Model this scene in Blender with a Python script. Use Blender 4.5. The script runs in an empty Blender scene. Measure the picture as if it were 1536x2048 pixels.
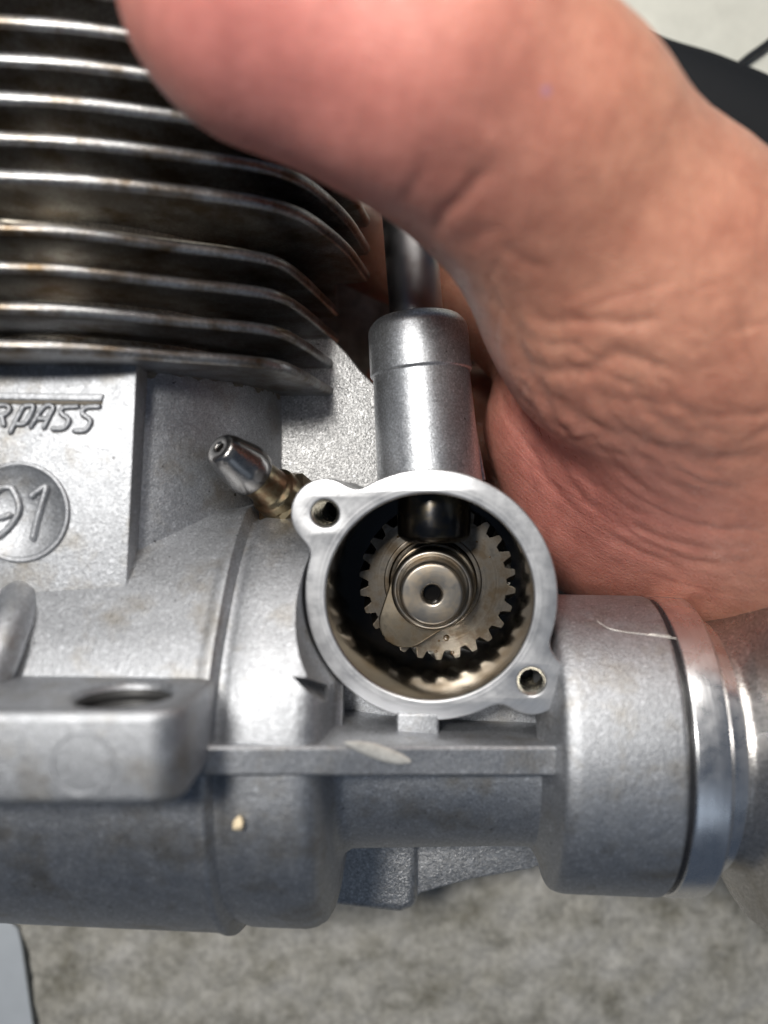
import bpy, bmesh, math, random
import numpy as np
from mathutils import Vector, Matrix, noise as mnoise
random.seed(4); np.random.seed(4)
SC = bpy.context.scene
COL = SC.collection
R = math.radians
# ------------------------------------------------------------------ camera
F = 1600.0          # focal length in photograph pixels
D = 16.0            # camera height over the cam-cover plane (1 unit = 100 photo pixels there)
def W(px, py, z):
    d = D - z
    return Vector(((px-768)/F*d, (1024-py)/F*d, z))
cam = bpy.data.cameras.new('camera'); camo = bpy.data.objects.new('camera', cam); COL.objects.link(camo)
camo.location = (0, 0, D)
cam.sensor_fit = 'HORIZONTAL'; cam.sensor_width = 36.0; cam.lens = 36.0*F/1536
cam.clip_start = 0.1; cam.clip_end = 500
cam.dof.use_dof = True; cam.dof.focus_distance = D + 2.3
cam.dof.aperture_fstop = cam.lens*0.001/0.44
SC.camera = camo
# ------------------------------------------------------------------ light
SC.view_settings.view_transform = 'Standard'; SC.view_settings.look = 'None'
SC.view_settings.exposure = 0.0; SC.view_settings.gamma = 1.0
wd = bpy.data.worlds.new('World'); SC.world = wd; wd.use_nodes = True
wd.node_tree.nodes['Background'].inputs[0].default_value = (0.56, 0.72, 1.0, 1)
wd.node_tree.nodes['Background'].inputs[1].default_value = 0.09
def area(name, loc, target, size, watts, color, size_y=None):
    l = bpy.data.lights.new(name, 'AREA'); l.energy = watts; l.color = color; l.size = size
    if size_y: l.shape = 'RECTANGLE'; l.size_y = size_y
    o = bpy.data.objects.new(name, l); COL.objects.link(o); o.location = loc
    o.rotation_euler = (Vector(target)-Vector(loc)).to_track_quat('-Z', 'Y').to_euler()
    return o
area('key_lamp', (0, 20, 19), (0, -1.5, -2), 20, 5600, (1.0, 0.96, 0.9), 8)
area('ceiling_lamp', (-14, 14.5, 49), (0, -2, -3), 8, 25500, (1.0, 0.97, 0.92))
area('window_lamp', (8, -16, 17), (1, -3, -2), 10, 130, (0.75, 0.86, 1.0))

# ------------------------------------------------------------------ helpers
def tag(o, label, cat=None, group=None, kind=None):
    if label: o['label'] = label
    if cat: o['category'] = cat
    if group: o['group'] = group
    if kind: o['kind'] = kind
    return o
def empty(name, loc, label, cat, group=None):
    o = bpy.data.objects.new(name, None); COL.objects.link(o); o.location = loc
    o.empty_display_size = 0.3
    return tag(o, label, cat, group)
def link(name, me, mat, parent=None, sharp=35, smooth=True):
    o = bpy.data.objects.new(name, me); COL.objects.link(o)
    if mat is not None:
        me.materials.clear(); me.materials.append(mat)
    if smooth:
        me.polygons.foreach_set('use_smooth', [True]*len(me.polygons))
        if sharp: me.set_sharp_from_angle(angle=R(sharp))
    if parent is not None:
        o.parent = parent
        if parent.parent is None:
            o.matrix_parent_inverse = Matrix.Translation(-parent.location)
    return o
def mesh(name, verts, faces, mat, parent=None, sharp=35, smooth=True):
    me = bpy.data.meshes.new(name); me.from_pydata([tuple(v) for v in verts], [], faces)
    bm = bmesh.new(); bm.from_mesh(me); bmesh.ops.recalc_face_normals(bm, faces=bm.faces); bm.to_mesh(me); bm.free()
    return link(name, me, mat, parent, sharp, smooth)
def basis(axis):
    a = Vector(axis).normalized()
    h = Vector((0, 0, 1)) if abs(a.z) < 0.9 else Vector((0, 1, 0))
    u = a.cross(h).normalized(); v = a.cross(u).normalized()
    return a, u, v
def rounded(prof, rad=0.05, n=3):
    """round the interior corners of a polyline profile"""
    out = [prof[0]]
    for i in range(1, len(prof)-1):
        p = Vector(prof[i]); a = Vector(prof[i-1])-p; b = Vector(prof[i+1])-p
        k = min(rad, a.length*0.45, b.length*0.45)
        if k < 1e-4: out.append(prof[i]); continue
        A = p+a.normalized()*k; B = p+b.normalized()*k
        for t in range(n+1):
            u = t/n; q = A*(1-u)**2 + p*(2*u*(1-u)) + B*u*u
            out.append((q.x, q.y))
    out.append(prof[-1]); return out
def lathe_vf(prof, org, axis, seg=64, base=0):
    a, u, v = basis(axis); org = Vector(org); vs = []; fs = []
    for (s, r) in prof:
        for k in range(seg):
            t = 2*math.pi*k/seg
            vs.append(org + a*s + (u*math.cos(t)+v*math.sin(t))*max(r, 1e-4))
    for i in range(len(prof)-1):
        for k in range(seg):
            k2 = (k+1) % seg
            fs.append((base+i*seg+k, base+i*seg+k2, base+(i+1)*seg+k2, base+(i+1)*seg+k))
    return vs, fs
def lathe(name, prof, org, axis, mat, parent=None, seg=64, rnd=0.0, sharp=35):
    if rnd: prof = rounded(prof, rnd)
    vs, fs = lathe_vf(prof, org, axis, seg)
    o = mesh(name, vs, fs, mat, parent, None)
    bm = bmesh.new(); bm.from_mesh(o.data); bmesh.ops.remove_doubles(bm, verts=bm.verts, dist=0.0006)
    bmesh.ops.dissolve_degenerate(bm, edges=bm.edges, dist=1e-5)
    bmesh.ops.recalc_face_normals(bm, faces=bm.faces)
    bm.to_mesh(o.data); bm.free()
    o.data.polygons.foreach_set('use_smooth', [True]*len(o.data.polygons))
    o.data.set_sharp_from_angle(angle=R(sharp))
    return o
def plate_mesh(name, outline, holes, z0, z1, bevel, res=2):
    """closed 2-D outline with holes, extruded from z0 to z1 with bevelled edges -> mesh data"""
    cu = bpy.data.curves.new(name, 'CURVE'); cu.dimensions = '2D'; cu.fill_mode = 'BOTH'
    for pts in [outline]+list(holes):
        sp = cu.splines.new('POLY'); sp.points.add(len(pts)-1); sp.use_cyclic_u = True
        for p, q in zip(sp.points, pts): p.co = (q[0], q[1], 0, 1)
    cu.extrude = (z1-z0)/2 - bevel; cu.bevel_depth = bevel; cu.bevel_resolution = res; cu.offset = -bevel
    o = bpy.data.objects.new(name, cu); COL.objects.link(o)
    dg = bpy.context.evaluated_depsgraph_get()
    me = bpy.data.meshes.new_from_object(o.evaluated_get(dg))
    bpy.data.objects.remove(o); bpy.data.curves.remove(cu)
    me.transform(Matrix.Translation((0, 0, (z0+z1)/2)))
    bm = bmesh.new(); bm.from_mesh(me); bmesh.ops.remove_doubles(bm, verts=bm.verts, dist=1e-4)
    bmesh.ops.recalc_face_normals(bm, faces=bm.faces); bm.to_mesh(me); bm.free()
    me.name = name
    return me
def circle(cx, cy, r, n=64):
    return [(cx+r*math.cos(2*math.pi*k/n), cy+r*math.sin(2*math.pi*k/n)) for k in range(n)]
def catmull(pts, n=8, closed=False):
    P = [Vector(p) for p in pts]; out = []
    m = len(P)
    for i in range(m if closed else m-1):
        p0 = P[(i-1) % m] if closed or i > 0 else P[0]*2-P[1]
        p1 = P[i]; p2 = P[(i+1) % m]
        p3 = P[(i+2) % m] if closed or i+2 < m else P[-1]*2-P[-2]
        for k in range(n):
            t = k/n
            out.append(0.5*((2*p1)+(p2-p0)*t+(2*p0-5*p1+4*p2-p3)*t*t+(3*p1-p0-3*p2+p3)*t**3))
    if not closed: out.append(P[-1])
    return out
def tube_vf(pts, rad, seg=12, base=0):
    pts = [Vector(p) for p in pts]; n = len(pts); vs = []; fs = []
    rr = rad if isinstance(rad, (list, tuple)) else [rad]*n
    T = [(pts[min(i+1, n-1)]-pts[max(i-1, 0)]).normalized() for i in range(n)]
    _, u, _ = basis(T[0])
    rings = []
    def ring(c, t, r, u):
        u = (u - t*u.dot(t)).normalized(); v = t.cross(u)
        rings.append([c+(u*math.cos(2*math.pi*k/seg)+v*math.sin(2*math.pi*k/seg))*r for k in range(seg)]); return u
    for (e, s) in ((0.95, .3), (0.6, .8)): u = ring(pts[0]-T[0]*rr[0]*e, T[0], rr[0]*s, u)
    for i in range(n): u = ring(pts[i], T[i], rr[i], u)
    for (e, s) in ((0.6, .8), (0.95, .3)): u = ring(pts[-1]+T[-1]*rr[-1]*e, T[-1], rr[-1]*s, u)
    for g in rings: vs += g
    for i in range(len(rings)-1):
        for k in range(seg):
            k2 = (k+1) % seg
            fs.append((base+i*seg+k, base+i*seg+k2, base+(i+1)*seg+k2, base+(i+1)*seg+k))
    fs.append(tuple(base+k for k in range(seg))); L = len(rings)-1
    fs.append(tuple(base+L*seg+k for k in range(seg)))
    return vs, fs
def tube(name, pts, rad, mat, parent=None, seg=12):
    vs, fs = tube_vf(pts, rad, seg); return mesh(name, vs, fs, mat, parent, 50)
def tubes(name, lines, rad, mat, parent=None, seg=8):
    V = []; Fc = []
    for pts in lines:
        vs, fs = tube_vf(pts, rad, seg, len(V)); V += vs; Fc += fs
    return mesh(name, V, Fc, mat, parent, 60)
def box(name, x0, x1, y0, y1, z0, z1, mat, parent=None, bev=0.06, M=None, seg=3):
    bm = bmesh.new(); bmesh.ops.create_cube(bm, size=1)
    for v in bm.verts:
        v.co = Vector(((x0+x1)/2+v.co.x*(x1-x0), (y0+y1)/2+v.co.y*(y1-y0), (z0+z1)/2+v.co.z*(z1-z0)))
    if bev: bmesh.ops.bevel(bm, geom=list(bm.edges), offset=bev, segments=seg, profile=0.5, affect='EDGES')
    if M is not None: bm.transform(M)
    me = bpy.data.meshes.new(name); bm.to_mesh(me); bm.free()
    return link(name, me, mat, parent, 40)
def frame_m(org, x, y, z):
    M = Matrix.Identity(4)
    for i, c in enumerate((x, y, z)):
        for j in range(3): M[j][i] = c[j]
    for j in range(3): M[j][3] = org[j]
    return M

# ------------------------------------------------------------------ materials
class NT:
    def __init__(s, name):
        s.m = bpy.data.materials.new(name); s.m.use_nodes = True; s.t = s.m.node_tree
        s.b = s.t.nodes['Principled BSDF']; s.co = s.t.nodes.new('ShaderNodeTexCoord')
    def n(s, kind, **kw):
        q = s.t.nodes.new('ShaderNode'+kind)
        for k, v in kw.items():
            if k in q.inputs: q.inputs[k].default_value = v
            else: setattr(q, k, v)
        return q
    def l(s, a, b): s.t.links.new(a, b)
    def noise(s, scale, detail=2, rough=0.5, vec=None, dist=0):
        q = s.n('TexNoise', Scale=scale, Detail=detail, Roughness=rough, Distortion=dist)
        s.l(vec if vec is not None else getattr(s, 'obj', None) or s.co.outputs['Object'], q.inputs['Vector']); return q.outputs['Fac']
    def ramp(s, fac, stops):
        q = s.n('ValToRGB'); e = q.color_ramp.elements
        while len(e) < len(stops): e.new(0.5)
        for i, (p, c) in enumerate(stops):
            e[i].position = p; e[i].color = (c, c, c, 1) if isinstance(c, (int, float)) else (*c, 1)
        s.l(fac, q.inputs['Fac']); return q.outputs['Color']
    def mix(s, a, b, fac, mode='MIX'):
        q = s.n('MixRGB', blend_type=mode)
        for v, i in ((fac, 'Fac'), (a, 'Color1'), (b, 'Color2')):
            if hasattr(v, 'is_linked') or hasattr(v, 'links'): s.l(v, q.inputs[i])
            else: q.inputs[i].default_value = v if i == 'Fac' else ((*v, 1) if len(v) == 3 else v)
        return q.outputs['Color']
    def math(s, op, a, b=None):
        q = s.n('Math', operation=op)
        for i, v in enumerate((a, b)):
            if v is None: continue
            if hasattr(v, 'links'): s.l(v, q.inputs[i])
            else: q.inputs[i].default_value = v
        return q.outputs[0]
    def bump(s, h, strength, dist, prev=None):
        q = s.n('Bump', Strength=strength, Distance=dist); s.l(h, q.inputs['Height'])
        if prev is not None: s.l(prev, q.inputs['Normal'])
        return q.outputs['Normal']
    def set(s, **kw):
        for k, v in kw.items():
            k = k.replace('_', ' ')
            i = s.b.inputs[k]
            if hasattr(v, 'links'): s.l(v, i)
            else: i.default_value = (*v, 1) if isinstance(v, tuple) and len(v) == 3 and i.type == 'RGBA' else v
        return s

def cast_metal(name, col=(0.44, 0.452, 0.475), metal=0.98, rough=0.52, grain=30, gstr=0.45, stain=(0.27, 0.235, 0.18), stain_lo=0.52, stain_hi=0.76, dirt=0.72, spark=0.0):
    t = NT(name)
    oi = t.n('ObjectInfo'); av = t.n('VectorMath', operation='ADD'); t.l(t.co.outputs['Object'], av.inputs[0])
    sc_ = t.n('VectorMath', operation='SCALE'); cbx = t.n('CombineXYZ'); t.l(oi.outputs['Random'], cbx.inputs[0]); t.l(oi.outputs['Random'], cbx.inputs[2])
    t.l(cbx.outputs[0], sc_.inputs[0]); sc_.inputs['Scale'].default_value = 37.0; t.l(sc_.outputs[0], av.inputs[1]); t.obj = av.outputs[0]
    g = t.noise(grain, 2, 0.6); g2 = t.noise(grain*0.35, 2, 0.6); big = t.noise(0.9, 4, 0.65); pit = t.noise(9, 1, 0.5)
    mott = t.ramp(t.noise(4.5, 4, 0.7), [(0.3, 0.93), (0.7, 1.04)])
    c = t.mix(col, mott, 1.0, 'MULTIPLY')
    c = t.mix(c, t.ramp(g, [(0.34, 0.78), (0.5, 0.98), (0.66, 1.22)]), 1.0, 'MULTIPLY')
    vf = t.n('TexVoronoi', Scale=17.0); t.l(t.obj, vf.inputs['Vector'])
    c = t.mix(c, t.ramp(vf.outputs['Color'], [(0.1, 0.86), (0.75, 1.02), (0.95, 1.35)]), 0.8, 'MULTIPLY')  # scattered flakes lightened in the colour to paint a sparkle
    sm = t.math('MULTIPLY', t.ramp(big, [(stain_lo, 0.0), (stain_hi, 1.0)]), dirt)
    c = t.mix(c, stain, sm)
    pm = t.ramp(pit, [(0.205, 1.0), (0.235, 0.0)])
    c = t.mix(c, (0.05, 0.045, 0.04), t.math('MULTIPLY', pm, 0.8))
    rg = t.ramp(t.noise(3, 3, 0.6), [(0.3, rough-0.03), (0.7, rough+0.05)])
    nrm = t.bump(g2, gstr*0.6, 0.03, t.bump(g, gstr, 0.02))
    if spark:
        vo = t.n('TexVoronoi', Scale=34.0); t.l(t.co.outputs['Object'], vo.inputs['Vector'])
        sp = t.ramp(vo.outputs['Color'], [(0.0, 0.0), (1.0, 1.0)])
        nrm = t.bump(t.noise(26, 1, 0.5), spark, 0.05, nrm)
        c = t.mix(c, t.ramp(vo.outputs['Color'], [(0.15, 0.55), (0.85, 1.25)]), 0.8, 'MULTIPLY')  # more sparkle painted in: cells lightened and darkened at random
    t.set(Base_Color=c, Metallic=metal, Roughness=rg, Normal=nrm)
    return t.m
def machined(name, col, rough=0.3, centre=None, axis='Z', freq=60, bstr=0.12, metal=1.0, tint=None, dirt=None):
    """turned finish: rings of fine tool marks round `centre` (object space)"""
    t = NT(name)
    if centre is not None:
        sub = t.n('VectorMath', operation='SUBTRACT'); t.l(t.co.outputs['Object'], sub.inputs[0]); sub.inputs[1].default_value = centre
        flat = t.n('VectorMath', operation='MULTIPLY'); t.l(sub.outputs[0], flat.inputs[0])
        flat.inputs[1].default_value = (1, 1, 0) if axis == 'Z' else (0, 1, 1)
        ln = t.n('VectorMath', operation='LENGTH'); t.l(flat.outputs[0], ln.inputs[0])
        comb = t.n('CombineXYZ'); t.l(ln.outputs['Value'], comb.inputs[0]); vec = comb.outputs[0]
        rn = t.noise(freq*0.5, 3, 0.7, vec)
    else:
        mp = t.n('Mapping'); t.l(t.co.outputs['Object'], mp.inputs['Vector']); mp.inputs['Scale'].default_value = (freq, 0.4, 0.4)
        rn = t.noise(1.0, 3, 0.7, mp.outputs[0])
    c = t.mix(col, t.ramp(rn, [(0.3, 0.86), (0.7, 1.06)]), 1.0, 'MULTIPLY')
    sm = t.noise(2.2, 4, 0.65)
    if dirt: c = t.mix(c, dirt, t.math('MULTIPLY', t.ramp(sm, [(0.42, 0.0), (0.62, 1.0)]), 0.8))
    rr = t.ramp(sm, [(0.3, rough*0.8), (0.7, rough*1.3)])
    t.set(Base_Color=c, Metallic=metal, Roughness=rr, Normal=t.bump(t.noise(30, 2), bstr*0.4, 0.01, t.bump(rn, bstr, 0.02)))
    return t.m
def plain(name, col, rough=0.5, metal=0.0, nscale=8, var=0.2, bstr=0.1, bscale=None):
    t = NT(name); n = t.noise(nscale, 4, 0.6)
    c = t.mix(col, t.ramp(n, [(0.25, 1-var), (0.75, 1+var)]), 1.0, 'MULTIPLY')
    t.set(Base_Color=c, Metallic=metal, Roughness=rough, Normal=t.bump(t.noise(bscale or nscale*4, 3), bstr, 0.03))
    return t.m
M = {}
M['cast'] = cast_metal('cast_aluminium')
M['blast'] = cast_metal('blasted_aluminium', col=(0.62, 0.62, 0.62), rough=0.46, grain=30, gstr=0.5, dirt=0.1, spark=0.45)
M['tower'] = cast_metal('satin_aluminium', col=(0.58, 0.60, 0.63), metal=0.9, rough=0.42, grain=22, gstr=0.16, dirt=0.2)
M['fin'] = cast_metal('fin_aluminium', col=(0.34, 0.34, 0.345), metal=0.95, rough=0.36, grain=16, gstr=0.3, stain=(0.12, 0.08, 0.04), stain_lo=0.43, stain_hi=0.64, dirt=0.92)
M['core'] = cast_metal('oily_core', col=(0.60, 0.56, 0.48), metal=0.6, rough=0.4, grain=14, gstr=0.3, stain=(0.16, 0.095, 0.04), stain_lo=0.46, stain_hi=0.66, dirt=0.85)
M['steel_dark'] = machined('dark_steel', (0.36, 0.355, 0.365), 0.38, freq=1, bstr=0.06)
M['black_steel'] = machined('blackened_steel', (0.055, 0.055, 0.058), 0.22, freq=1, bstr=0.05, dirt=(0.09, 0.07, 0.04))
M['gear'] = machined('oily_gear_steel', (0.24, 0.215, 0.182), 0.33, centre=(0, 0, 0), freq=34, bstr=0.22, dirt=(0.08, 0.055, 0.03))
M['shaft'] = machined('ground_shaft_steel', (0.38, 0.355, 0.32), 0.32, centre=(0, 0, 0), freq=50, bstr=0.05, dirt=(0.34, 0.28, 0.21))
M['lobe'] = machined('oily_cam_steel', (0.33, 0.285, 0.22), 0.36, centre=(0.8, 0.4, 0), freq=30, bstr=0.05, dirt=(0.13, 0.09, 0.05))
M['polish'] = machined('polished_aluminium', (0.86, 0.86, 0.87), 0.27, freq=30, bstr=0.12)
M['chrome'] = machined('nickel_plate', (0.36, 0.35, 0.34), 0.24, freq=3, bstr=0.03)
M['brass'] = machined('aged_brass', (0.30, 0.25, 0.16), 0.33, freq=5, bstr=0.1, dirt=(0.18, 0.08, 0.04))
M['hub'] = cast_metal('dull_hub_metal', col=(0.50, 0.485, 0.475), metal=0.95, rough=0.28, grain=18, gstr=0.25)
M['rubber'] = plain('black_rubber', (0.012, 0.012, 0.014), 0.35)
M['oil'] = plain('black_oil', (0.006, 0.005, 0.004), 0.06, bstr=0.05)
M['thread_dark'] = plain('black_thread', (0.03, 0.03, 0.03), 0.55)  # near-black colour for the lining of the lug hole
M['drop'] = plain('amber_oil', (0.10, 0.06, 0.025), 0.04)
M['bright'] = plain('fresh_metal', (0.72, 0.70, 0.65), 0.45, 0.5)
M['crumb'] = plain('crumb', (0.75, 0.62, 0.42), 0.8)

# ================================================================== ENGINE
eng = empty('model_engine', (-2.0, -5.0, -7.0), 'silver cast model aircraft engine held in the hand, cam gear cover taken off', 'engine')
# crank axis frame
AO = Vector((0.0, -5.06, -2.4)); AX = Vector((1.0, -0.012, 0.06)).normalized()
AY = (Vector((0, 1, 0))-AX*AX.y).normalized(); AZ = AX.cross(AY).normalized()
MA = frame_m(AO, AX, AY, AZ)
# ---- crankcase: lofted round sections along the crank axis
def crank_r(th):
    up = max(0.0, math.sin(th))
    r = 4.22+0.20*min(1.0, up*1.6)
    d = math.degrees(th) % 360
    if 40 < d < 140: r += 0.72*min(1.0, (50-abs(d-90))/38.0)**1.3
    return r
secs = [(-11.5, .98), (-8, 1.0), (-3.30, 1.0), (-3.2, 1.003), (-3.08, 1.012), (-3.0, 1.010), (-2.95, .998), (-2.91, .970), (-2.86, .952), (-2.80, .950), (-2.70, .960), (-2.60, .966), (-2.3, .968), (-1.45, .966), (-1.25, .955), (-1.08, .93), (-0.98, .89), (-0.93, .83), (-0.90, .74), (-0.86, .67), (-0.78, .625), (-0.6, .60), (0.2, .59), (2.2, .565), (3.1, .56), (3.9, .58)]
sg = 128; vs = []; fs = []
for (s, k) in secs:
    for j in range(sg):
        th = 2*math.pi*j/sg; r = crank_r(th)*k
        if s > -0.95: r = 4.15*k
        vs.append(MA @ Vector((s, r*math.sin(th), r*math.cos(th))))
for i in range(len(secs)-1):
    for j in range(sg):
        fs.append((i*sg+j, i*sg+(j+1) % sg, (i+1)*sg+(j+1) % sg, (i+1)*sg+j))
fs.append(tuple(range(sg)))
crank = mesh('crankcase', vs, fs, M['cast'], eng, 40)
# ---- cylinder barrel below the fins
BX, BZ = -7.1, -4.58
lathe('cylinder_skirt', [(-4.6, 4.60), (3.4, 4.60)], (BX, 0, BZ), (0, 1, 0), M['cast'], eng, 128)
# raised name plate with lettering and badge
PZ = 0.18
def p2(px, py, z=PZ): q = W(px, py, z); return (q.x, q.y)
pm = plate_mesh('name_plate', [p2(252, 1200), p2(275, 700), (-9.7, W(0, 700, PZ).y), (-9.5, W(0, 1290, PZ).y), p2(120, 1290)], [], PZ-1.2, PZ, 0.03)
plate = link('name_plate', pm, M['cast'], eng, 30)
letters = {
 'letter_r': [[(-22, 812), (-36, 850)], [(-22, 812), (10, 810), (20, 818), (8, 830), (-14, 832)], [(4, 832), (8, 850)]],
 'letter_p': [[(47, 813), (34, 838), (21, 864)], [(47, 813), (66, 811), (64, 824), (50, 846), (33, 848)]],
 'letter_a': [[(62, 853), (88, 814), (107, 814), (98, 834), (88, 855)], [(77, 837), (97, 838)]],
 'letter_s': [[(155, 813), (128, 815), (122, 826), (135, 836), (138, 843), (128, 856), (106, 858)]],
 'letter_s.001': [[(198, 813), (172, 815), (165, 827), (178, 837), (181, 845), (171, 860), (149, 862)]],
}
for nm, ls in letters.items():
    tubes(nm, [catmull([W(x, y, PZ+0.03) for x, y in l], 5) for l in ls], 0.056, M['cast'], plate)
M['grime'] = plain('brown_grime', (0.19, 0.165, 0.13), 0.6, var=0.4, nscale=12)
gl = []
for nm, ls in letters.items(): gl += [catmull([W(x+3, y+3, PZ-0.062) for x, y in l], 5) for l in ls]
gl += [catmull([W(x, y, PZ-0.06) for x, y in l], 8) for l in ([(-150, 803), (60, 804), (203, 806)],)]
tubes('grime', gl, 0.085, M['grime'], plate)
bar_o = [p2(-260, 782), p2(209, 789), p2(206, 803), p2(-260, 796)]
link('lettering_bar', plate_mesh('lettering_bar', bar_o, [], PZ-0.05, PZ+0.055, 0.03), M['cast'], plate, 60)
bc = W(40, 1024, PZ)
badge = lathe('round_badge', [(-0.1, 1.0), (0.05, 1.0), (0.075, .975), (0.075, .935), (0.045, .90), (0.012, .87), (0.012, 0)], bc, (0, 0, 1), M['cast'], plate, 96, sharp=60)
tubes('number', [catmull([W(x, y, PZ+0.05) for x, y in l], 6) for l in (
    [(63, 992), (72, 984), (92, 974), (84, 1005), (74, 1040), (66, 1076)],
    [(36, 1000), (22, 976), (0, 978), (-18, 1000), (-22, 1022), (-4, 1036), (18, 1030)],
    [(36, 1000), (38, 1022), (22, 1050), (-2, 1072), (-20, 1078)])], 0.068, M['cast'], plate)
# ragged line of baked oil where the barrel meets the lowest fin
gv = []; gf = []
for k in range(240):
    a = R(10+k*0.75); r = 4.612; drop = 0.04+max(0, mnoise.noise(Vector((k*0.17, 0, 0))))*0.28+max(0, mnoise.noise(Vector((k*0.55, 5, 0))))*0.12
    x, z = BX+r*math.cos(a), BZ+r*math.sin(a)
    gv += [(x, 3.05, z), (x, 2.93-drop, z)]
for k in range(239): gf.append((2*k, 2*k+1, 2*k+3, 2*k+2))
mesh('baked_oil', gv, gf, M['grime'], bpy.data.objects['cylinder_skirt'], 60)
# ---- cylinder fins: shared plan, one object each
def plan(half):
    """half: (x, z) from the front centre round to the tip; mirrored about the cylinder axis"""
    a = [(p.x, p.y) for p in catmull([(x, z) for x, z in half], 6)]
    tx, tz = a[-1]
    a += [(tx-0.04, tz-0.16), (tx-0.9, tz-0.45), (tx-1.0, tz-3.2)]
    b = [(2*BX-x, z) for x, z in reversed(a)]
    return a[:-1]+[a[-1]]+b[:-1]
cyl_half = [(-7.1, 1.62), (-6.2, 1.5), (-5.29, 1.2), (-4.05, .62), (-2.75, .08), (-2.1, -.45), (-1.72, -1.6), (-1.40, -3.2), (-1.15, -4.5)]
head_half = [(-7.1, 1.75), (-5.6, 1.55), (-3.92, 1.08), (-2.4, .52), (-1.65, -.1), (-1.2, -1.0), (-.72, -2.5), (-.36, -4.4)]
def fin_mesh(name, half, th):
    me = plate_mesh(name, [(x, -z) for x, z in plan(half)], [], -th/2, th/2, th*0.45, 3)
    # plan (x,-z) drawn in XY -> stand it in XZ
    me.transform(Matrix(((1, 0, 0, 0), (0, 0, 1, 0), (0, -1, 0, 0), (0, 0, 0, 1))))
    return me
fc = fin_mesh('cooling_fin', cyl_half, 0.25); fh = fin_mesh('cooling_fin', head_half, 0.28)
cyl = lathe('cylinder', [(3.3, 4.05), (5.35, 4.05)], (BX, 0, -4.3), (0, 1, 0), M['core'], eng, 96)
head = lathe('cylinder_head', [(5.42, 4.2), (12.5, 4.2)], (BX, 0, -4.3), (0, 1, 0), M['core'], eng, 96)
gk = fin_mesh('head_gasket', [(x-(0.45 if x > -7 else 0), z-0.5) for x, z in cyl_half], 0.10)
g = link('head_gasket', gk, M['core'], eng); g.location.y = 5.42
for me, par, ys in ((fc, cyl, (688, 612, 530, 452)), (fh, head, (352, 275, 195, 118, 42, -35, -112))):
    for i, py in enumerate(ys):
        o = link('cooling_fin', me, M['fin'], par); o.location.y = (1024-py)/F*14.35
# ---- flat web behind the barrel
wz = -3.9
web = [(470, 1100), (470, 640), (610, 640), (655, 668), (690, 702), (725, 745), (748, 768), (790, 775), (800, 1100)]
link('side_web', plate_mesh('side_web', [p2(x, y, wz) for x, y in web], [], wz-0.8, wz, 0.05), M['blast'], eng, 40)
# ---- lifter housing, collar, push rod tube
tb = Vector((1.10, 0.2, -2.6)); tt = Vector((0.77, 4.52, -2.75)); ta = (tt-tb); L = ta.length
lathe('lifter_housing', rounded([(0.35, 1.22), (L-1.33, 1.13), (L-1.30, 1.19), (L-0.22, 1.16), (L, 0.98), (L, 0.70), (L-.35, .66)], 0.1, 4), tb, ta, M['tower'], eng, 80, sharp=50)
link('stiffening_web', plate_mesh('stiffening_web', [p2(x, y, -3.2) for x, y in ((900, 755), (936, 765), (972, 960), (900, 960))], [], -3.6, -3.2, 0.04), M['tower'], eng, 40)
b0 = tt-ta.normalized()*0.4; b1 = W(795, 150, -3.1)
tube('push_rod_tube', [b0.lerp(b1, k/8) for k in range(9)], [0.625]*9, M['steel_dark'], eng, 48)
# ---- cam housing (flange with two ears), local frame tilted like the photographed bore
CZ = Vector((-0.085, -0.05, 1)).normalized(); CX = (Vector((1, 0, 0))-CZ*CZ.x).normalized(); CY = CZ.cross(CX).normalized()
CO = Vector((0.895, -1.71, 0.0)); MC = frame_m(CO, CX, CY, CZ)
def toC(px, py):     # photo pixel -> local xy on the flange plane
    o = Vector((0, 0, D)); d = W(px, py, 0)-o
    t = (CO-o).dot(CZ)/d.dot(CZ); q = o+d*t-CO
    return (q.dot(CX), q.dot(CY))
e1 = toC(650, 1027); e2 = toC(1063, 1363); er1, er2 = 0.70, 0.68; RO, RI = 2.53, 2.09
oc = toC(859, 1192)
def smin(a, b, k):
    h = max(0.0, min(1.0, 0.5+0.5*(b-a)/k)); return b*(1-h)+a*h-k*h*(1-h)
def sdf(x, y, g=0):
    d = math.hypot(x-oc[0], y-oc[1])-RO
    d = smin(d, math.hypot(x-e1[0], y-e1[1])-er1, 0.32); d = smin(d, math.hypot(x-e2[0], y-e2[1])-er2, 0.32)
    return d+g
def flange_outline(g=0, n=220):
    out = []
    for k in range(n):
        t = 2*math.pi*k/n; c, s = math.cos(t), math.sin(t); hi = 4.2
        while sdf(hi*c, hi*s, g) > 0: hi -= 0.02
        lo = hi; hi += 0.02
        for _ in range(18):
            m = (lo+hi)/2
            if sdf(m*c, m*s, g) > 0: hi = m
            else: lo = m
        out.append((lo*c, lo*s))
    return out
fm = plate_mesh('cam_housing', flange_outline(), [circle(0, 0, RI, 128), circle(*e1, 0.285, 32), circle(*e2, 0.285, 32)], -0.75, 0.0, 0.045, 3)
bm_ = plate_mesh('b', flange_outline(0.12), [circle(0, 0, RI+0.02, 96), circle(*e1, 0.30, 32), circle(*e2, 0.30, 32)], -3.6, -0.72, 0.02, 1)
M['flange'] = machined('turned_flange_face', (0.60, 0.605, 0.62), 0.36, centre=tuple(CO), freq=26, bstr=0.22, metal=0.85)
fm.transform(MC); bm_.transform(MC)
cam_h = link('cam_housing', fm, M['flange'], eng, 16)
link('housing_body', bm_, M['cast'], cam_h, 20)
M['bore'] = machined('honed_bore', (0.58, 0.565, 0.54), 0.16, centre=None, freq=0.5, bstr=0.05)
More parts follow.
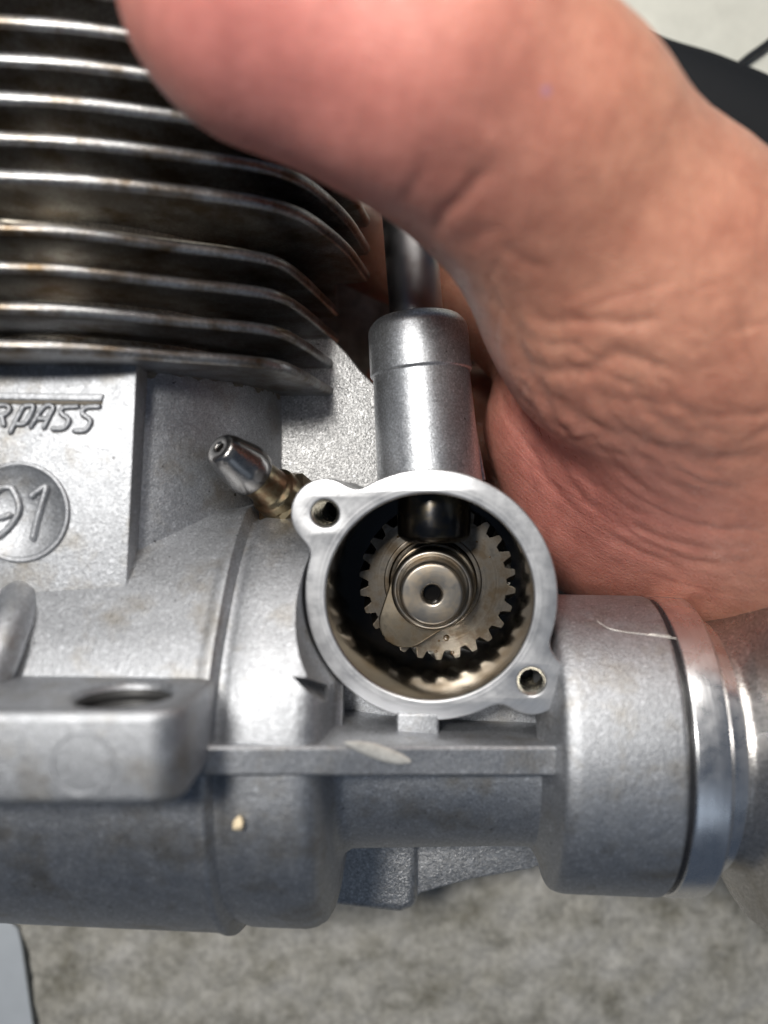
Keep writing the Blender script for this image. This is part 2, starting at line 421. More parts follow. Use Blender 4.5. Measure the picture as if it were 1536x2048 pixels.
M['thread'] = machined('threaded_hole', (0.55, 0.53, 0.48), 0.25, freq=2, bstr=0.05)
lathe('bore_wall', rounded([(-3.5, 2.075), (-0.05, 2.075), (-0.02, 2.12)], 0.02), CO, CZ, M['bore'], cam_h, 128)
lathe('oil_floor', [(-3.45, 2.1), (-3.45, 0)], CO, CZ, M['oil'], cam_h, 64)
for e in (e1, e2):
    prof = []
    for k in range(30):
        prof += [(-0.02-k*0.08, 0.280), (-0.06-k*0.08, 0.245)]
    prof += [(-2.5, 0.0)]
    lathe('screw_hole', prof, MC @ Vector((e[0], e[1], 0)), CZ, M['thread'], cam_h, 28, sharp=20)
# clear the crankcase casting out of the cam chamber
def cutter(me):
    o = bpy.data.objects.new('cutter', me); COL.objects.link(o); return o
k1 = plate_mesh('k', flange_outline(-0.05), [], -1.05, 6.0, 0.01, 1); k1.transform(MC)
k2 = plate_mesh('k', circle(0, 0, 2.2, 96), [], -3.7, -0.5, 0.01, 1); k2.transform(MC)
k3 = bpy.data.meshes.new('k'); bm = bmesh.new(); bmesh.ops.create_cube(bm, size=1)
for v in bm.verts: v.co = Vector((-0.84 if v.co.x < 0 else 3.28, -4.62 if v.co.y < 0 else 1.0, -1.3 if v.co.z < 0 else 6.0))
bm.to_mesh(k3); bm.free()
k4 = bpy.data.meshes.new('k')
k4.from_pydata([tuple(W(545, 1338, 1.95)), tuple(W(676, 1352, 1.95)), tuple(W(664, 1452, 1.95)), tuple(W(648, 1376, -0.2))], [], [(0, 2, 1), (0, 1, 3), (1, 2, 3), (2, 0, 3)])
bm = bmesh.new(); bm.from_mesh(k4); bmesh.ops.recalc_face_normals(bm, faces=bm.faces); bm.to_mesh(k4); bm.free()
cut = [cutter(k1), cutter(k2), cutter(k3), cutter(k4)]
for target in (crank, bpy.data.objects['cylinder_skirt']):
    for c_ in (cut if target is crank else cut[:2]):
        md = target.modifiers.new('b', 'BOOLEAN'); md.operation = 'DIFFERENCE'; md.object = c_; md.solver = 'EXACT'
    dg = bpy.context.evaluated_depsgraph_get(); me = bpy.data.meshes.new_from_object(target.evaluated_get(dg))
    target.modifiers.clear(); me.name = target.name; target.data = me
    me.polygons.foreach_set('use_smooth', [True]*len(me.polygons)); me.set_sharp_from_angle(angle=R(40))
for c_ in cut: bpy.data.objects.remove(c_)
# ---- cam gear
GO = MC @ Vector((0.12, -0.03, -2.4)); MG = frame_m(GO, CX, CY, CZ)
def gear_outline(n=26, ro=1.80, rr=1.60, ph=0.0):
    out = []
    p = 2*math.pi/n
    for k in range(n):
        a = k*p+ph
        for f, r in ((-.50, rr), (-.36, rr-0.005), (-.27, rr+0.06), (-.20, ro-0.05), (-.14, ro), (0, ro+.005), (.14, ro), (.20, ro-0.05), (.27, rr+0.06), (.36, rr-0.005)):
            out.append((r*math.cos(a+f*p), r*math.sin(a+f*p)))
    return out
gm = plate_mesh('cam_gear', gear_outline(ph=R(63.8-90+90)), [circle(0, 0, 0.5, 48)], -0.85, 0, 0.018, 1)
for v in gm.vertices:                              # slightly helical teeth
    a = v.co.z*0.16; x, y = v.co.x, v.co.y
    v.co.x = x*math.cos(a)-y*math.sin(a); v.co.y = x*math.sin(a)+y*math.cos(a)
gear = link('cam_gear', gm, M['gear'], eng, 16); gm_M = MG
# the gear keeps its own local space so that tool marks run round its centre
def place(o, Mx):
    o.matrix_parent_inverse = Matrix.Identity(4) if o.parent.parent else Matrix.Translation(-o.parent.location)
    o.matrix_basis = Mx
place(gear, MG)
def sub(name, me, mat, Ml=None, sharp=35):
    o = bpy.data.objects.new(name, me); COL.objects.link(o); me.materials.append(mat); o.parent = gear
    me.polygons.foreach_set('use_smooth', [True]*len(me.polygons)); me.set_sharp_from_angle(angle=R(sharp)); return o
def lathe_me(name, prof, org, seg=72, rnd=0.02):
    vs, fs = lathe_vf(rounded(prof, rnd), org, (0, 0, 1), seg); me = bpy.data.meshes.new(name); me.from_pydata(vs, [], fs)
    bm = bmesh.new(); bm.from_mesh(me); bmesh.ops.remove_doubles(bm, verts=bm.verts, dist=6e-4)
    bmesh.ops.recalc_face_normals(bm, faces=bm.faces); bm.to_mesh(me); bm.free(); return me
sub('gear_boss', lathe_me('gear_boss', [(-0.5, 1.12), (0.05, 1.12), (0.07, 1.10), (0.07, 1.0), (0.0, 0.98), (0.0, 0.5)], (-0.10, 0.02, 0)), M['gear'])
# cam lobe: hull of base circle and nose
def egg(c0, r0, c1, r1, n=40):
    d = Vector((c1[0]-c0[0], c1[1]-c0[1])); a = math.atan2(d.y, d.x); al = math.acos((r0-r1)/d.length); out = []
    for k in range(n+1):
        t = a+al+(2*math.pi-2*al)*k/n; out.append((c0[0]+r0*math.cos(t), c0[1]+r0*math.sin(t)))
    for k in range(n//2+1):
        t = a-al+2*al*k/(n//2); out.append((c1[0]+r1*math.cos(t), c1[1]+r1*math.sin(t)))
    return out
lob = plate_mesh('cam_lobe', egg((-0.06, -0.02), 0.96, (-0.72, -0.88), 0.60), [], 0.06, 0.26, 0.04, 2)
sub('cam_lobe', lob, M['lobe'])
sub('camshaft', lathe_me('camshaft', [(0.2, .92), (0.75, .92), (0.86, .86), (0.88, .80), (0.80, .76), (0.86, .70), (1.38, .70), (1.46, .63), (1.46, .235), (1.40, .195), (0.98, .19), (0.9, 0.0)], (-0.08, -0.05, 0), rnd=0.03), M['shaft'])
sub('centre_hole', lathe_me('centre_hole', [(0.98, .187), (1.20, .187), (1.19, .12), (1.18, 0)], (-0.08, -0.05, 0)), M['oil'])  # black oil disc added inside the shaft hole to make it dark
for (x, y, r) in ((0.22, -1.28, .075), (-0.02, -1.60, .04), (0.36, -1.62, .045), (0.05, -1.35, .03), (-0.9, 1.05, .03), (0.9, .95, .025), (1.2, .6, .022), (-1.15, .3, .022)):
    bm = bmesh.new(); bmesh.ops.create_uvsphere(bm, u_segments=14, v_segments=8, radius=r)
    for v in bm.verts: v.co = Vector((v.co.x+x, v.co.y+y, v.co.z*0.55+0.005))
    dm = bpy.data.meshes.new('oil_drop'); bm.to_mesh(dm); bm.free(); sub('oil_drop', dm, M['drop'], sharp=90)
# ---- cam follower coming down into the bore
fo = W(868, 1083, -1.45)
lathe('cam_follower', [(0, 0), (0, 0.62), (0.05, 0.70), (0.13, 0.79), (0.34, 0.80), (1.03, 0.79), (1.04, 0)], fo, (0.0, 1, 0.02), M['black_steel'], eng, 64, rnd=0.03)
# ---- pressure nipple
nb = W(652, 1066, -3.3); nt = W(438, 894, -0.5); na = nt-nb; L = na.length
nip = lathe('nipple_boss', [(0.0, .80), (1.0, .78), (1.25, .70), (1.25, .2)], nb, na, M['cast'], eng, 40, rnd=0.12)
hexv = 6
lathe('hex_base', [(1.2, .35), (1.25, .68), (1.3, .72), (1.8, .72), (1.9, .62), (1.91, .3)], nb, na, M['brass'], nip, 6, sharp=20)
lathe('neck', [(1.7, .60), (2.1, .56), (2.2, .46), (2.75, .43), (2.9, .50), (2.95, .3)], nb, na, M['brass'], nip, 40, rnd=0.04)
lathe('tip', [(2.7, .30), (2.78, .52), (2.95, .55), (3.15, .54), (L-.16, .40), (L-.03, .33), (L, .25), (L, .10), (L-.25, .08), (L-.3, 0)], nb, na, M['chrome'], nip, 48, rnd=0.05, sharp=50)
# ---- mounting lug with hole
LT, LB = -3.05, -4.52
def lug_outline():
    x1 = -3.12; zf = 3.75
    pts = [(-10.5, 0.0), (-10.5, zf)]
    rr = 0.55
    for k in range(9):
        t = math.pi/2*(1-k/8); pts.append((x1-rr+rr*math.cos(t), zf-rr+rr*math.sin(t)))
    pts += [(x1+0.0, 0.0)]
    return pts
hc = (-4.36, 2.55)
lm = plate_mesh('mounting_lug', [(x, -z) for x, z in lug_outline()], [[(hc[0]+(x-hc[0])*0.97, -(hc[1]+(z-hc[1])*1.15)) for x, z in circle(hc[0], hc[1], 0.80, 48)]], LB, LT, 0.16, 4)
lm.transform(Matrix(((1, 0, 0, 0), (0, 0, 1, 0), (0, -1, 0, 0), (0, 0, 0, 1))))
lug = link('mounting_lug', lm, M['cast'], eng, 45)
lathe('hole_lining', [(LT-.1, .775), (LT-.2, .74), (LT-.3, .775), (LT-.4, .74), (LT-.5, .775), (LB+.05, .93), (LB+0.05, .42), (LB+.6, .40), (LB+.62, .1), (LB+.3, 0)], (hc[0], 0, hc[1]), (0, 1, 0), M['thread_dark'], lug, 48)
mk = W(165, 1528, 3.75)
lathe('mould_mark', [(-0.05, .50), (0.03, .485), (0.03, .455), (-0.05, .44)], mk, (0, 0, 1), M['cast'], lug, 64)
# ---- long side rib joining lug and front housing
def rib():
    pts = []
    for (px, zf) in ((385, 1.85), (660, 1.55), (760, 1.1), (900, 0.75), (1143, 0.45)):
        a = W(px, 1494, zf); b = W(px, 1553, zf); pts.append((a.x, a.y, b.y, zf))
    V = []; Fc = []
    for (x, y1, y0, zf) in pts:
        for (y, z) in ((y1, zf-0.05), (y1-0.05, zf), (y0+0.05, zf), (y0, zf-0.05), (y0, -2.6), (y1, -2.6)):
            V.append((x, y, z))
    for i in range(len(pts)-1):
        for k in range(6):
            Fc.append((i*6+k, i*6+(k+1) % 6, (i+1)*6+(k+1) % 6, (i+1)*6+k))
    Fc += [tuple(range(6)), tuple(range((len(pts)-1)*6, len(pts)*6))]
    return mesh('side_rib', V, Fc, M['cast'], eng, 30)
rb = rib()
# nick of fresh metal on the rib
nk = []
for (x, y, w, z) in ((690, 1484, 2, 1.4), (715, 1490, 10, 1.28), (745, 1499, 15, 1.15), (775, 1510, 15, 1.05), (800, 1518, 12, 1.0), (818, 1522, 5, 0.95)):
    nk.append((W(x, y, z), w/100*0.9))
nv, nf = tube_vf([p for p, _ in nk], [w for _, w in nk], 12)
cz = sum(p.z for p, _ in nk)/len(nk)
def rib_z(x):
    P_ = [(W(a, 1520, b).x, b) for a, b in ((385, 1.85), (660, 1.55), (760, 1.1), (900, 0.75), (1143, 0.45))]
    return float(np.interp(x, [a for a, _ in P_], [b for _, b in P_]))
ctr = [(p.x, p.z) for p, _ in nk]
nv = [Vector((v.x, v.y, rib_z(v.x)+0.02+(v.z-float(np.interp(v.x, [a for a, _ in ctr], [b for _, b in ctr])))*0.35)) for v in nv]
mesh('bright_nick', nv, nf, M['bright'], rb, 60)
pt = W(838, 1440, 0.4)
box('rib_post', pt.x-.43, pt.x+.43, -5.0, -4.05, -2.6, -0.1, M['cast'], eng, 0.06)
# small ridge under the badge
tube('casting_ridge', [W(38, 1195, 0.15), W(22, 1240, 0.75), W(-2, 1300, 1.2), W(-30, 1370, 1.5)], [.36, .40, .42, .42], M['cast'], crank, 20)
# scallop pad between crankcase and cam housing
pk = W(628, 1385, 0.9)
# ---- front housing and drive hub on the crank axis
lathe('front_housing', rounded([(3.2, 2.2), (3.52, 2.75), (3.60, 3.14), (3.85, 3.22), (5.82, 3.22), (5.88, 3.19), (5.90, 3.0)], 0.22, 5), AO, AX, M['cast'], eng, 128, sharp=40)
def on_cyl(px, py, rad):
    o = Vector((0, 0, D)); d = (W(px, py, 0)-o).normalized(); oc_ = o-AO
    dd = d-AX*d.dot(AX); cc_ = oc_-AX*oc_.dot(AX)
    a_, b_, c_ = dd.dot(dd), 2*dd.dot(cc_), cc_.dot(cc_)-rad*rad
    return o+d*((-b_-math.sqrt(max(0, b_*b_-4*a_*c_)))/(2*a_))
fh_ = bpy.data.objects['front_housing']
tubes('scratch', [catmull([on_cyl(x, y, 3.216) for x, y in l], 6) for l in ([(1195, 1243), (1218, 1257), (1250, 1264), (1300, 1270), (1352, 1277)], [(1300, 1268), (1340, 1272)])], 0.012, M['bright'], fh_, 6)
hub = lathe('drive_hub', rounded([(5.98, 3.0), (6.00, 3.18), (6.03, 3.21), (6.66, 3.21), (6.73, 3.12), (6.79, 2.75), (6.82, 2.71), (7.15, 2.70), (7.17, 2.6)], 0.02), AO, AX, M['polish'], eng, 160)
lathe('seal_ring', [(5.80, 3.0), (5.88, 3.12), (6.0, 3.13), (6.06, 3.0)], AO, AX, M['rubber'], hub, 96, rnd=0.03)
lathe('hub_flange', rounded([(7.1, 2.4), (7.14, 2.62), (7.30, 2.66), (7.55, 2.85), (7.8, 3.3), (8.05, 3.75), (8.4, 3.92), (9.6, 3.9), (9.65, 3.4)], 0.15, 4), AO, AX, M['hub'], hub, 128, sharp=60)
# ---- rear rib seen under the neck, on the far side
rz = -4.9
def rp(px, py): q = W(px, py, rz); return (q.x, q.y)
rear = [rp(x, y) for x, y in ((640, 1640), (1090, 1640), (1092, 1700), (1086, 1728), (1060, 1738), (945, 1758), (840, 1786), (832, 1800), (805, 1811), (760, 1811), (704, 1802), (640, 1795))]
rr_ = link('rear_rib', plate_mesh('rear_rib', rear, [], rz-0.9, rz, 0.04), M['blast'], eng, 40)
bl = [rp(x, y) for x, y in ((640, 1650), (836, 1650), (834, 1796), (826, 1808), (800, 1818), (755, 1814), (640, 1800))]
link('rib_block', plate_mesh('rib_block', bl, [], rz-0.4, rz+0.34, 0.30, 5), M['blast'], rr_, 60)
# crumb
cb = W(478, 1648, 1.62)
bm = bmesh.new(); bmesh.ops.create_icosphere(bm, subdivisions=2, radius=0.11)
for v in bm.verts: v.co = v.co*(1+0.35*mnoise.noise(v.co*14)); v.co.y *= 1.15
me = bpy.data.meshes.new('crumb'); bm.to_mesh(me); bm.free()
o = link('crumb', me, M['crumb']); o.location = cb
tag(o, 'tiny beige crumb stuck to the dark underside of the crankcase', 'crumb')

# ================================================================== HAND
def sd_caps(P, a, b, ra, rb):
    a = np.array(a); b = np.array(b); ab = b-a
    t = np.clip(((P-a)@ab)/(ab@ab), 0, 1)
    return np.linalg.norm(P-(a+t[..., None]*ab), axis=-1)-(ra+(rb-ra)*t)
def sd_ell(P, c, r):
    q = (P-np.array(c))/np.array(r); k = np.linalg.norm(q, axis=-1); return (k-1)*min(r)*0.9
def smn(a, b, k):
    h = np.clip(0.5+0.5*(b-a)/k, 0, 1); return b*(1-h)+a*h-k*h*(1-h)
def wpt(px, py, z): return tuple(W(px, py, z))
def hand_field(P):
    A, B, C_, Dd, E = wpt(545, -25, 3.9), wpt(850, 120, 3.5), wpt(1068, 296, 2.3), wpt(1295, 600, 0.2), wpt(1790, 985, -2.5)
    th = sd_caps(P, A, B, 2.3, 2.22)
    th = smn(th, sd_caps(P, B, C_, 2.2, 2.2), 0.5)
    d = smn(th, sd_caps(P, C_, Dd, 2.2, 2.85), 0.9)
    d = smn(d, sd_caps(P, Dd, E, 2.85, 4.1), 1.5)
    pal = smn(sd_ell(P, wpt(1350, 915, -4.1), (4.2, 3.75, 3.3)), sd_ell(P, wpt(1480, 1010, -4.7), (4.2, 3.5, 3.2)), 0.8)
    pal = smn(pal, sd_ell(P, wpt(1250, 1035, -5.2), (2.9, 2.2, 2.4)), 0.8)
    pal = smn(pal, sd_caps(P, wpt(1400, 900, -5.2), E, 3.2, 4.6), 1.2)
    pal = smn(pal, sd_caps(P, wpt(1140, 610, -4.7), wpt(1130, 850, -4.5), 1.75, 1.85), 0.7)
    pal = smn(pal, sd_caps(P, wpt(1130, 850, -4.5), wpt(1235, 1040, -4.9), 1.85, 1.9), 0.7)
    idx = sd_caps(P, wpt(1120, 690, -5.6), wpt(930, 560, -6.4), 1.9, 1.5)
    idx = smn(idx, sd_caps(P, wpt(930, 560, -6.4), wpt(640, 470, -8.4), 1.5, 1.05), 0.5)
    idx = smn(idx, sd_caps(P, wpt(640, 470, -8.4), wpt(330, 520, -8.6), 1.05, 0.85), 0.3)
    pal = smn(pal, idx, 0.7)
    for (y, l) in ((790, 780), (890, 420), (985, 420)):
        f = sd_caps(P, wpt(1150, y+40, -7.2), wpt(max(760, l+60), y, -8.6), 1.25, 1.0)
        f = smn(f, sd_caps(P, wpt(max(760, l+60), y, -8.6), wpt(l, y-20, -8.7), 1.0, 0.8), 0.3)
        pal = smn(pal, f, 0.3)
    return smn(d, pal, 0.45+1.9*np.clip((P[..., 0]-2.6)/2.2, 0, 1))
def surface_nets(f, lo, h):
    s = f < 0; nx, ny, nz = f.shape
    c = [(i, j, k) for i in (0, 1) for j in (0, 1) for k in (0, 1)]
    def cut(a, o): return a[o[0]:nx-1+o[0], o[1]:ny-1+o[1], o[2]:nz-1+o[2]]
    cnt = sum(cut(s, o).astype(np.int8) for o in c); act = (cnt > 0) & (cnt < 8)
    idx = -np.ones(act.shape, np.int64); ii = np.argwhere(act); idx[act] = np.arange(len(ii))
    acc = np.zeros((len(ii), 3)); w = np.zeros(len(ii))
    vals = {o: f[ii[:, 0]+o[0], ii[:, 1]+o[1], ii[:, 2]+o[2]] for o in c}
    for a in c:
        for ax in range(3):
            if a[ax]: continue
            b = list(a); b[ax] = 1; b = tuple(b); va, vb = vals[a], vals[b]; m = (va < 0) != (vb < 0)
            t = np.where(m, va/np.where(va-vb == 0, 1, va-vb), 0); p = np.tile(np.array(a, float), (len(ii), 1)); p[:, ax] += t
            acc[m] += p[m]; w[m] += 1
    V = lo+(ii+acc/w[:, None])*h
    Q = []
    for ax in range(3):
        u, v = (ax+1) % 3, (ax+2) % 3
        a = [slice(1, n-1) for n in (nx, ny, nz)]; a[ax] = slice(0, (nx, ny, nz)[ax]-1)
        b = list(a); b[ax] = slice(1, (nx, ny, nz)[ax])
        sa = s[tuple(a)]; sb = s[tuple(b)]; e = np.argwhere(sa != sb); e[:, u] += 1; e[:, v] += 1
        flip = sa[sa != sb]
        def at(du, dv):
            q = e.copy(); q[:, u] -= du; q[:, v] -= dv; return idx[q[:, 0], q[:, 1], q[:, 2]]
        q = np.stack([at(1, 1), at(0, 1), at(0, 0), at(1, 0)], 1); q[~flip] = q[~flip][:, ::-1]; Q.append(q)
    return V, np.concatenate(Q)
h = 0.085
lo = np.array([-6.2, -4.2, -11.2]); hi = np.array([16.5, 11.6, 7.2])
n = ((hi-lo)/h).astype(int)+1
fld = np.empty(tuple(n), np.float32)
ys = lo[1]+np.arange(n[1])*h; zs = lo[2]+np.arange(n[2])*h
for x0 in range(0, n[0], 24):
    x1 = min(n[0], x0+24); xs = lo[0]+np.arange(x0, x1)*h
    P = np.stack(np.meshgrid(xs, ys, zs, indexing='ij'), -1).astype(np.float32)
    fld[x0:x1] = hand_field(P)
V, Q = surface_nets(fld, lo, h)
def normals(V, Q):
    nn = np.cross(V[Q[:, 2]]-V[Q[:, 0]], V[Q[:, 3]]-V[Q[:, 1]]); N = np.zeros_like(V)
    for k in range(4): np.add.at(N, Q[:, k], nn)
    return N/np.maximum(np.linalg.norm(N, axis=1, keepdims=True), 1e-9)
def relax(V, Q, it):
    e = np.concatenate([Q[:, [0, 1]], Q[:, [1, 2]], Q[:, [2, 3]], Q[:, [3, 0]]])
    for _ in range(it):
        S = np.zeros_like(V); c = np.zeros(len(V))
        np.add.at(S, e[:, 0], V[e[:, 1]]); np.add.at(c, e[:, 0], 1)
        V = V*0.5+0.5*S/c[:, None]
    return V
V = relax(V, Q, 3); N = normals(V, Q)
def seg_dist(px, py, line):
    best = np.full(len(px), 1e9); 
    for (a, b) in zip(line[:-1], line[1:]):
        ax, ay = a; bx, by = b; L2 = (bx-ax)**2+(by-ay)**2
        t = np.clip(((px-ax)*(bx-ax)+(py-ay)*(by-ay))/L2, 0, 1)
        best = np.minimum(best, np.hypot(px-ax-t*(bx-ax), py-ay-t*(by-ay)))
    return best
def along(px, py, line):
    a = np.array(line[0]); b = np.array(line[-1]); d = b-a
    return np.clip(((px-a[0])*d[0]+(py-a[1])*d[1])/(d@d), 0, 1)
dep = D-V[:, 2]; px = 768+V[:, 0]/dep*F; py = 1024-V[:, 1]/dep*F
view = np.stack([-V[:, 0], -V[:, 1], dep], 1); view /= np.linalg.norm(view, axis=1, keepdims=True)
face = np.clip((N*view).sum(1)*3, 0, 1)*np.clip((V[:, 2]+6.0)/1.0, 0, 1)
creases = [   # folds of the skin: (line, depth, half width in photo px, raised lips)
 ([(868, 468), (893, 420), (925, 395), (950, 368), (972, 335)], 0.12, 12, .4),
 ([(808, 405), (830, 370), (848, 345), (858, 310)], 0.06, 13, .3),
 ([(1018, 585), (1028, 625), (1034, 680), (1054, 720), (1092, 742), (1179, 742), (1233, 706), (1299, 726), (1380, 753)], 0.11, 13, .5),
 ([(1050, 590), (1070, 622), (1092, 645), (1140, 642), (1190, 638), (1250, 647), (1330, 640)], 0.07, 11, .5),
 ([(1050, 668), (1100, 690), (1150, 690), (1180, 712)], 0.05, 9, .4),
 ([(1026, 660), (1048, 731), (1092, 785), (1163, 840), (1244, 878), (1326, 905), (1408, 922), (1536, 912)], 0.13, 13, .4),
 ([(1180, 800), (1222, 802), (1300, 806), (1353, 816), (1424, 832), (1536, 826)], 0.05, 10, .4),
 ([(1060, 740), (1110, 850), (1190, 895), (1300, 925), (1400, 960)], 0.06, 8, .3),
 ([(1240, 1010), (1330, 1045), (1430, 1060), (1536, 1062)], 0.05, 8, .3),
 ([(1180, 1060), (1290, 1110), (1400, 1125), (1536, 1120)], 0.06, 9, .3),
 ([(1120, 960), (1230, 1030), (1330, 1082), (1430, 1098), (1536, 1095)], 0.04, 7, .3),
 ([(1000, 480), (1040, 520), (1090, 540)], 0.07, 12, .4),
 ([(930, 500), (960, 470), (1010, 450)], 0.06, 14, .4)]
rng = random.Random(11)
for k in range(34):      # fine arcs running round the base of the thumb
    a0 = rng.uniform(95, 160); r0 = rng.uniform(230, 560); span = rng.uniform(14, 40)
    pts_ = [(1545+1.0*(r0+j*rng.uniform(-3, 5))*math.cos(R(a0+span*j/6)), 655-(-1)*0.98*(r0+j*3)*math.sin(R(a0+span*j/6))) for j in range(7)]
    creases.append((pts_, rng.uniform(0.04, 0.075), rng.uniform(5, 8), .3))
for k in range(26):      # short cross lines at the thumb root
    x, y = rng.uniform(1080, 1500), rng.uniform(560, 900); a = R(rng.uniform(-30, 25)); l = rng.uniform(40, 130)
    creases.append(([(x, y), (x+l*0.5*math.cos(a), y+l*0.5*math.sin(a)+rng.uniform(-8, 8)), (x+l*math.cos(a), y+l*math.sin(a))], rng.uniform(0.02, 0.045), rng.uniform(4.5, 7), .3))
disp = np.zeros(len(V))
jig = np.array([mnoise.noise(Vector((x/34, y/34, 3.0))) for x, y in zip(px, py)])*5
for (ln, dp, w, lip) in creases:
    d = seg_dist(px+jig, py-jig*0.7, ln); t = along(px, py, ln); fade = np.minimum(1, np.minimum(t, 1-t)*7+0.15)
    w = w*1.0
    disp += fade*dp*(-np.exp(-(d/w)**2)+lip*np.exp(-((d-2.4*w)/(1.5*w))**2))
disp += 0.14*np.exp(-(((px-955)/55)**2+((py-285)/45)**2))       # pad beside the joint crease
fr = np.where((face > 0.5), np.hypot(px-1090, py-180), 1e9); fr = np.where(V[:, 2] > 0, fr, 1e9); SPOT = tuple(float(q) for q in V[int(np.argmin(fr))])
nzv = np.array([mnoise.fractal(Vector(v)*0.55, 1.0, 2.0, 3) for v in V])
disp = disp*face*0.34+0.035*nzv
V = V+N*disp[:, None]
me = bpy.data.meshes.new('hand')
me.vertices.add(len(V)); me.vertices.foreach_set('co', V.astype(np.float32).ravel())
me.loops.add(Q.size); me.loops.foreach_set('vertex_index', Q.astype(np.int32).ravel())
me.polygons.add(len(Q)); me.polygons.foreach_set('loop_start', np.arange(0, Q.size, 4, dtype=np.int32)); me.update(); me.validate()
t = NT('skin')
ob = t.co.outputs['Object']
def blob(c, r):
    s_ = t.n('VectorMath', operation='SUBTRACT'); t.l(ob, s_.inputs[0]); s_.inputs[1].default_value = c
    ln = t.n('VectorMath', operation='LENGTH'); t.l(s_.outputs[0], ln.inputs[0])
    mr = t.n('MapRange'); mr.interpolation_type = 'SMOOTHSTEP'; mr.inputs['From Min'].default_value = 0; mr.inputs['From Max'].default_value = r
    mr.inputs['To Min'].default_value = 1; mr.inputs['To Max'].default_value = 0; t.l(ln.outputs['Value'], mr.inputs['Value']); return mr.outputs[0]
tan = t.mix((0.50, 0.228, 0.155), (0.57, 0.285, 0.195), t.ramp(t.noise(0.8, 4, 0.6), [(0.35, 0.0), (0.65, 1.0)]))
c = t.mix(tan, (0.76, 0.29, 0.25), t.math('MULTIPLY', blob(wpt(480, 120, 5.5), 6.2), 1.0))
c = t.mix(c, (0.60, 0.225, 0.19), t.math('MULTIPLY', blob(wpt(1180, 930, -2.2), 6.0), 0.95))
c = t.mix(c, t.ramp(t.noise(2.6, 5, 0.65), [(0.3, (0.86, 0.80, 0.80)), (0.7, (1.08, 1.08, 1.08))]), 1.0, 'MULTIPLY')
c = t.mix(c, (0.30, 0.20, 0.42), t.math('MULTIPLY', blob(SPOT, 0.11), 0.6))
# skin texture: cells plus fine lines running round the web of the thumb
sv = t.n('VectorMath', operation='SUBTRACT'); t.l(ob, sv.inputs[0]); sv.inputs[1].default_value = wpt(1560, 640, -2)
fl = t.n('VectorMath', operation='MULTIPLY'); t.l(sv.outputs[0], fl.inputs[0]); fl.inputs[1].default_value = (1, 1.15, 0.3)
ln = t.n('VectorMath', operation='LENGTH'); t.l(fl.outputs[0], ln.inputs[0])
nr = t.n('VectorMath', operation='NORMALIZE'); t.l(sv.outputs[0], nr.inputs[0])
sp = t.n('SeparateXYZ'); t.l(nr.outputs[0], sp.inputs[0])
cb_ = t.n('CombineXYZ'); t.l(t.math('MULTIPLY', ln.outputs['Value'], 9.0), cb_.inputs[0])
t.l(t.math('MULTIPLY', sp.outputs['X'], 3.0), cb_.inputs[1]); t.l(t.math('MULTIPLY', sp.outputs['Y'], 3.0), cb_.inputs[2])
lines = t.noise(1.0, 4, 0.65, cb_.outputs[0], 0.4)
vo = t.n('TexVoronoi', Scale=9.5); vo.feature = 'DISTANCE_TO_EDGE'
wob = t.n('MixRGB', blend_type='ADD', Fac=0.12); t.l(ob, wob.inputs['Color1'])
nz = t.n('TexNoise', Scale=5.0, Detail=2.0); t.l(ob, nz.inputs['Vector']); t.l(nz.outputs['Color'], wob.inputs['Color2'])
t.l(wob.outputs['Color'], vo.inputs['Vector'])
cells = t.ramp(vo.outputs['Distance'], [(0.0, 0.0), (0.22, 1.0)])
nrm = t.bump(t.math('MULTIPLY', lines, t.math('ADD', t.math('MULTIPLY', blob(wpt(1250, 880, -2.2), 5.0), 0.9), 0.18)), 0.5, 0.10)
nrm = t.bump(cells, 0.2, 0.05, nrm)
nrm = t.bump(t.noise(22, 3, 0.65), 0.32, 0.04, nrm)
c = t.mix(c, (0.30, 0.13, 0.09), t.math('MULTIPLY', t.ramp(lines, [(0.28, 1.0), (0.42, 0.0)]), 0.35))
t.set(Base_Color=c, Roughness=t.ramp(t.noise(4, 3), [(0.3, 0.25), (0.7, 0.42)]), Normal=nrm, Subsurface_Weight=0.35, Subsurface_Scale=0.45, Specular_IOR_Level=0.4)
t.b.inputs['Subsurface Radius'].default_value = (1.0, 0.35, 0.2)
hand = link('hand', me, t.m, None, None)
tag(hand, 'bare hand gripping the engine, thumb pressed over the cooling fins', 'hand')

# ================================================================== SURROUNDINGS
FZ = -9.6
nx = 300; xs = np.linspace(-34, 34, nx); gx, gy = np.meshgrid(xs, xs, indexing='ij')
gz = np.array([mnoise.fractal(Vector((a*1.1, b*1.1, 0)), 0.8, 2.1, 4) for a, b in zip(gx.ravel(), gy.ravel())])*0.16
gz += 0.05*np.sin((gx+gy*0.5).ravel()*3.4)
Vg = np.stack([gx.ravel(), gy.ravel(), FZ+gz], 1)
I = np.arange(nx*nx).reshape(nx, nx)
Fg = np.stack([I[:-1, :-1], I[1:, :-1], I[1:, 1:], I[:-1, 1:]], -1).reshape(-1, 4)
t = NT('carpet_pile')
cc = t.ramp(t.noise(0.75, 6, 0.68), [(0.3, (0.33, 0.31, 0.25)), (0.5, (0.62, 0.595, 0.53)), (0.7, (0.80, 0.775, 0.72))])
cc = t.mix(cc, t.ramp(t.noise(4, 3, 0.7), [(0.3, 0.7), (0.7, 1.15)]), 1.0, 'MULTIPLY')
t.set(Base_Color=cc, Roughness=0.95, Normal=t.bump(t.noise(12, 4, 0.7), 0.8, 0.12))
cp = mesh('carpet', Vg, [tuple(f) for f in Fg], t.m, None, None); cp['kind'] = 'structure'
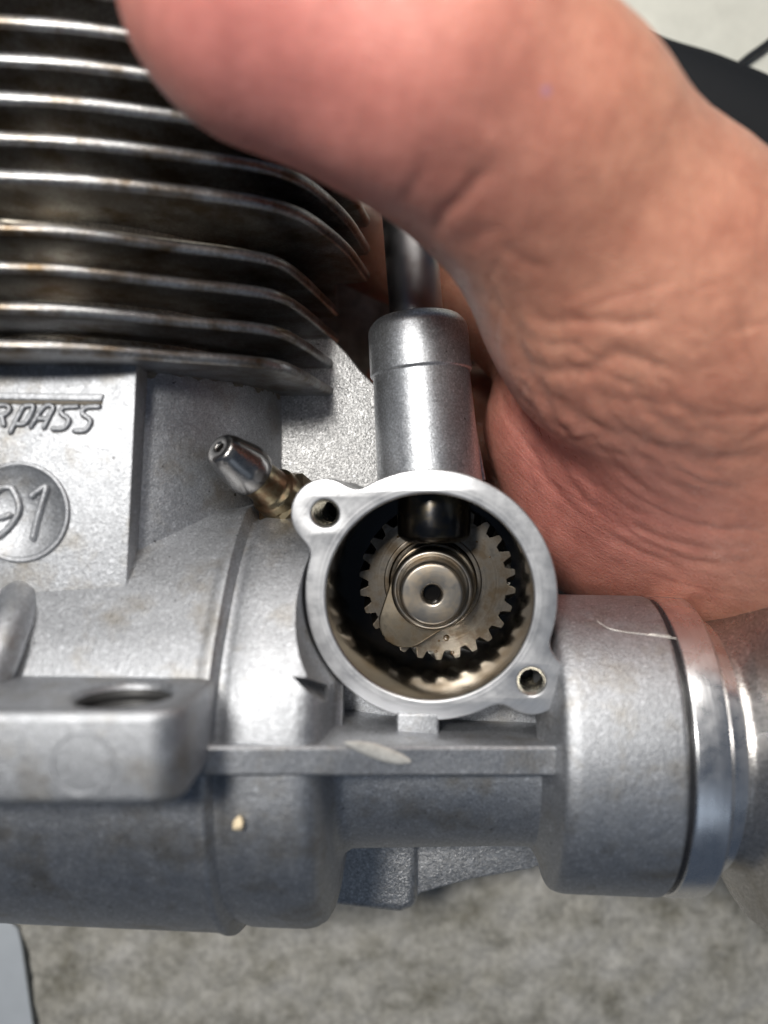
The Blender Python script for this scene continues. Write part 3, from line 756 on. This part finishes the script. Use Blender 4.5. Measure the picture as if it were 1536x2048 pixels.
# white sheet at the top right, strap and cord across it
sm_ = plain('white_paper', (0.66, 0.66, 0.59), 0.6, var=0.10, nscale=0.8, bstr=0.05)
me = plate_mesh('white_sheet', [tuple(W(x, y, FZ+0.5).xy) for x, y in ((1080, 420), (1060, -500), (2100, -500), (2100, 420))], [], FZ+0.34, FZ+0.44, 0.03)
tag(link('white_sheet', me, sm_), 'white sheet lying behind the hand at the top corner', 'paper')
st = plain('navy_fabric', (0.003, 0.0045, 0.007), 0.8, bstr=0.5, bscale=20)
up = catmull([W(x, y, FZ+1.2) for x, y in ((1240, 40), (1340, 78), (1420, 102), (1480, 125), (1560, 160), (1700, 240), (1900, 420))], 5)
dn = catmull([W(x, y, FZ+1.0) for x, y in ((1180, 150), (1290, 190), (1380, 230), (1450, 265), (1530, 310), (1640, 390), (1800, 560))], 5)
vs = []; fs = []
for a, b in zip(up, dn):
    m = (a+b)/2+Vector((0, 0, 0.25)); dz = Vector((0, 0, -0.35))
    vs += [a, a*0.75+m*0.25+Vector((0, 0, .1)), m, b*0.75+m*0.25+Vector((0, 0, .1)), b, b+dz, m+dz, a+dz]
for i in range(len(up)-1):
    for k in range(8): fs.append((i*8+k, i*8+(k+1) % 8, (i+1)*8+(k+1) % 8, (i+1)*8+k))
fs += [tuple(range(8)), tuple(range((len(up)-1)*8, len(up)*8))]
tag(mesh('strap', vs, fs, st, None, 50), 'wide dark navy strap curving behind the wrist', 'strap')
cdm = plain('black_cord', (0.015, 0.017, 0.02), 0.5)
tag(tube('cord', catmull([W(x, y, FZ+0.75) for x, y in ((1478, 130), (1500, 112), (1536, 86), (1600, 30), (1700, -80))], 5), 0.11, cdm), 'thin black cord running off the strap across the white sheet', 'cord')
gm_ = plain('pale_card', (0.58, 0.62, 0.66), 0.5, var=0.05, nscale=1.5, bstr=0.05)
me = plate_mesh('card', [tuple(W(x, y, FZ+0.4).xy) for x, y in ((-400, 1800), (-30, 1830), (18, 1844), (34, 1858), (42, 1890), (66, 2060), (90, 2300), (-400, 2300))], [], FZ+0.26, FZ+0.40, 0.04)
tag(link('card', me, gm_), 'pale blue grey card corner lying on the carpet at the lower left', 'card')
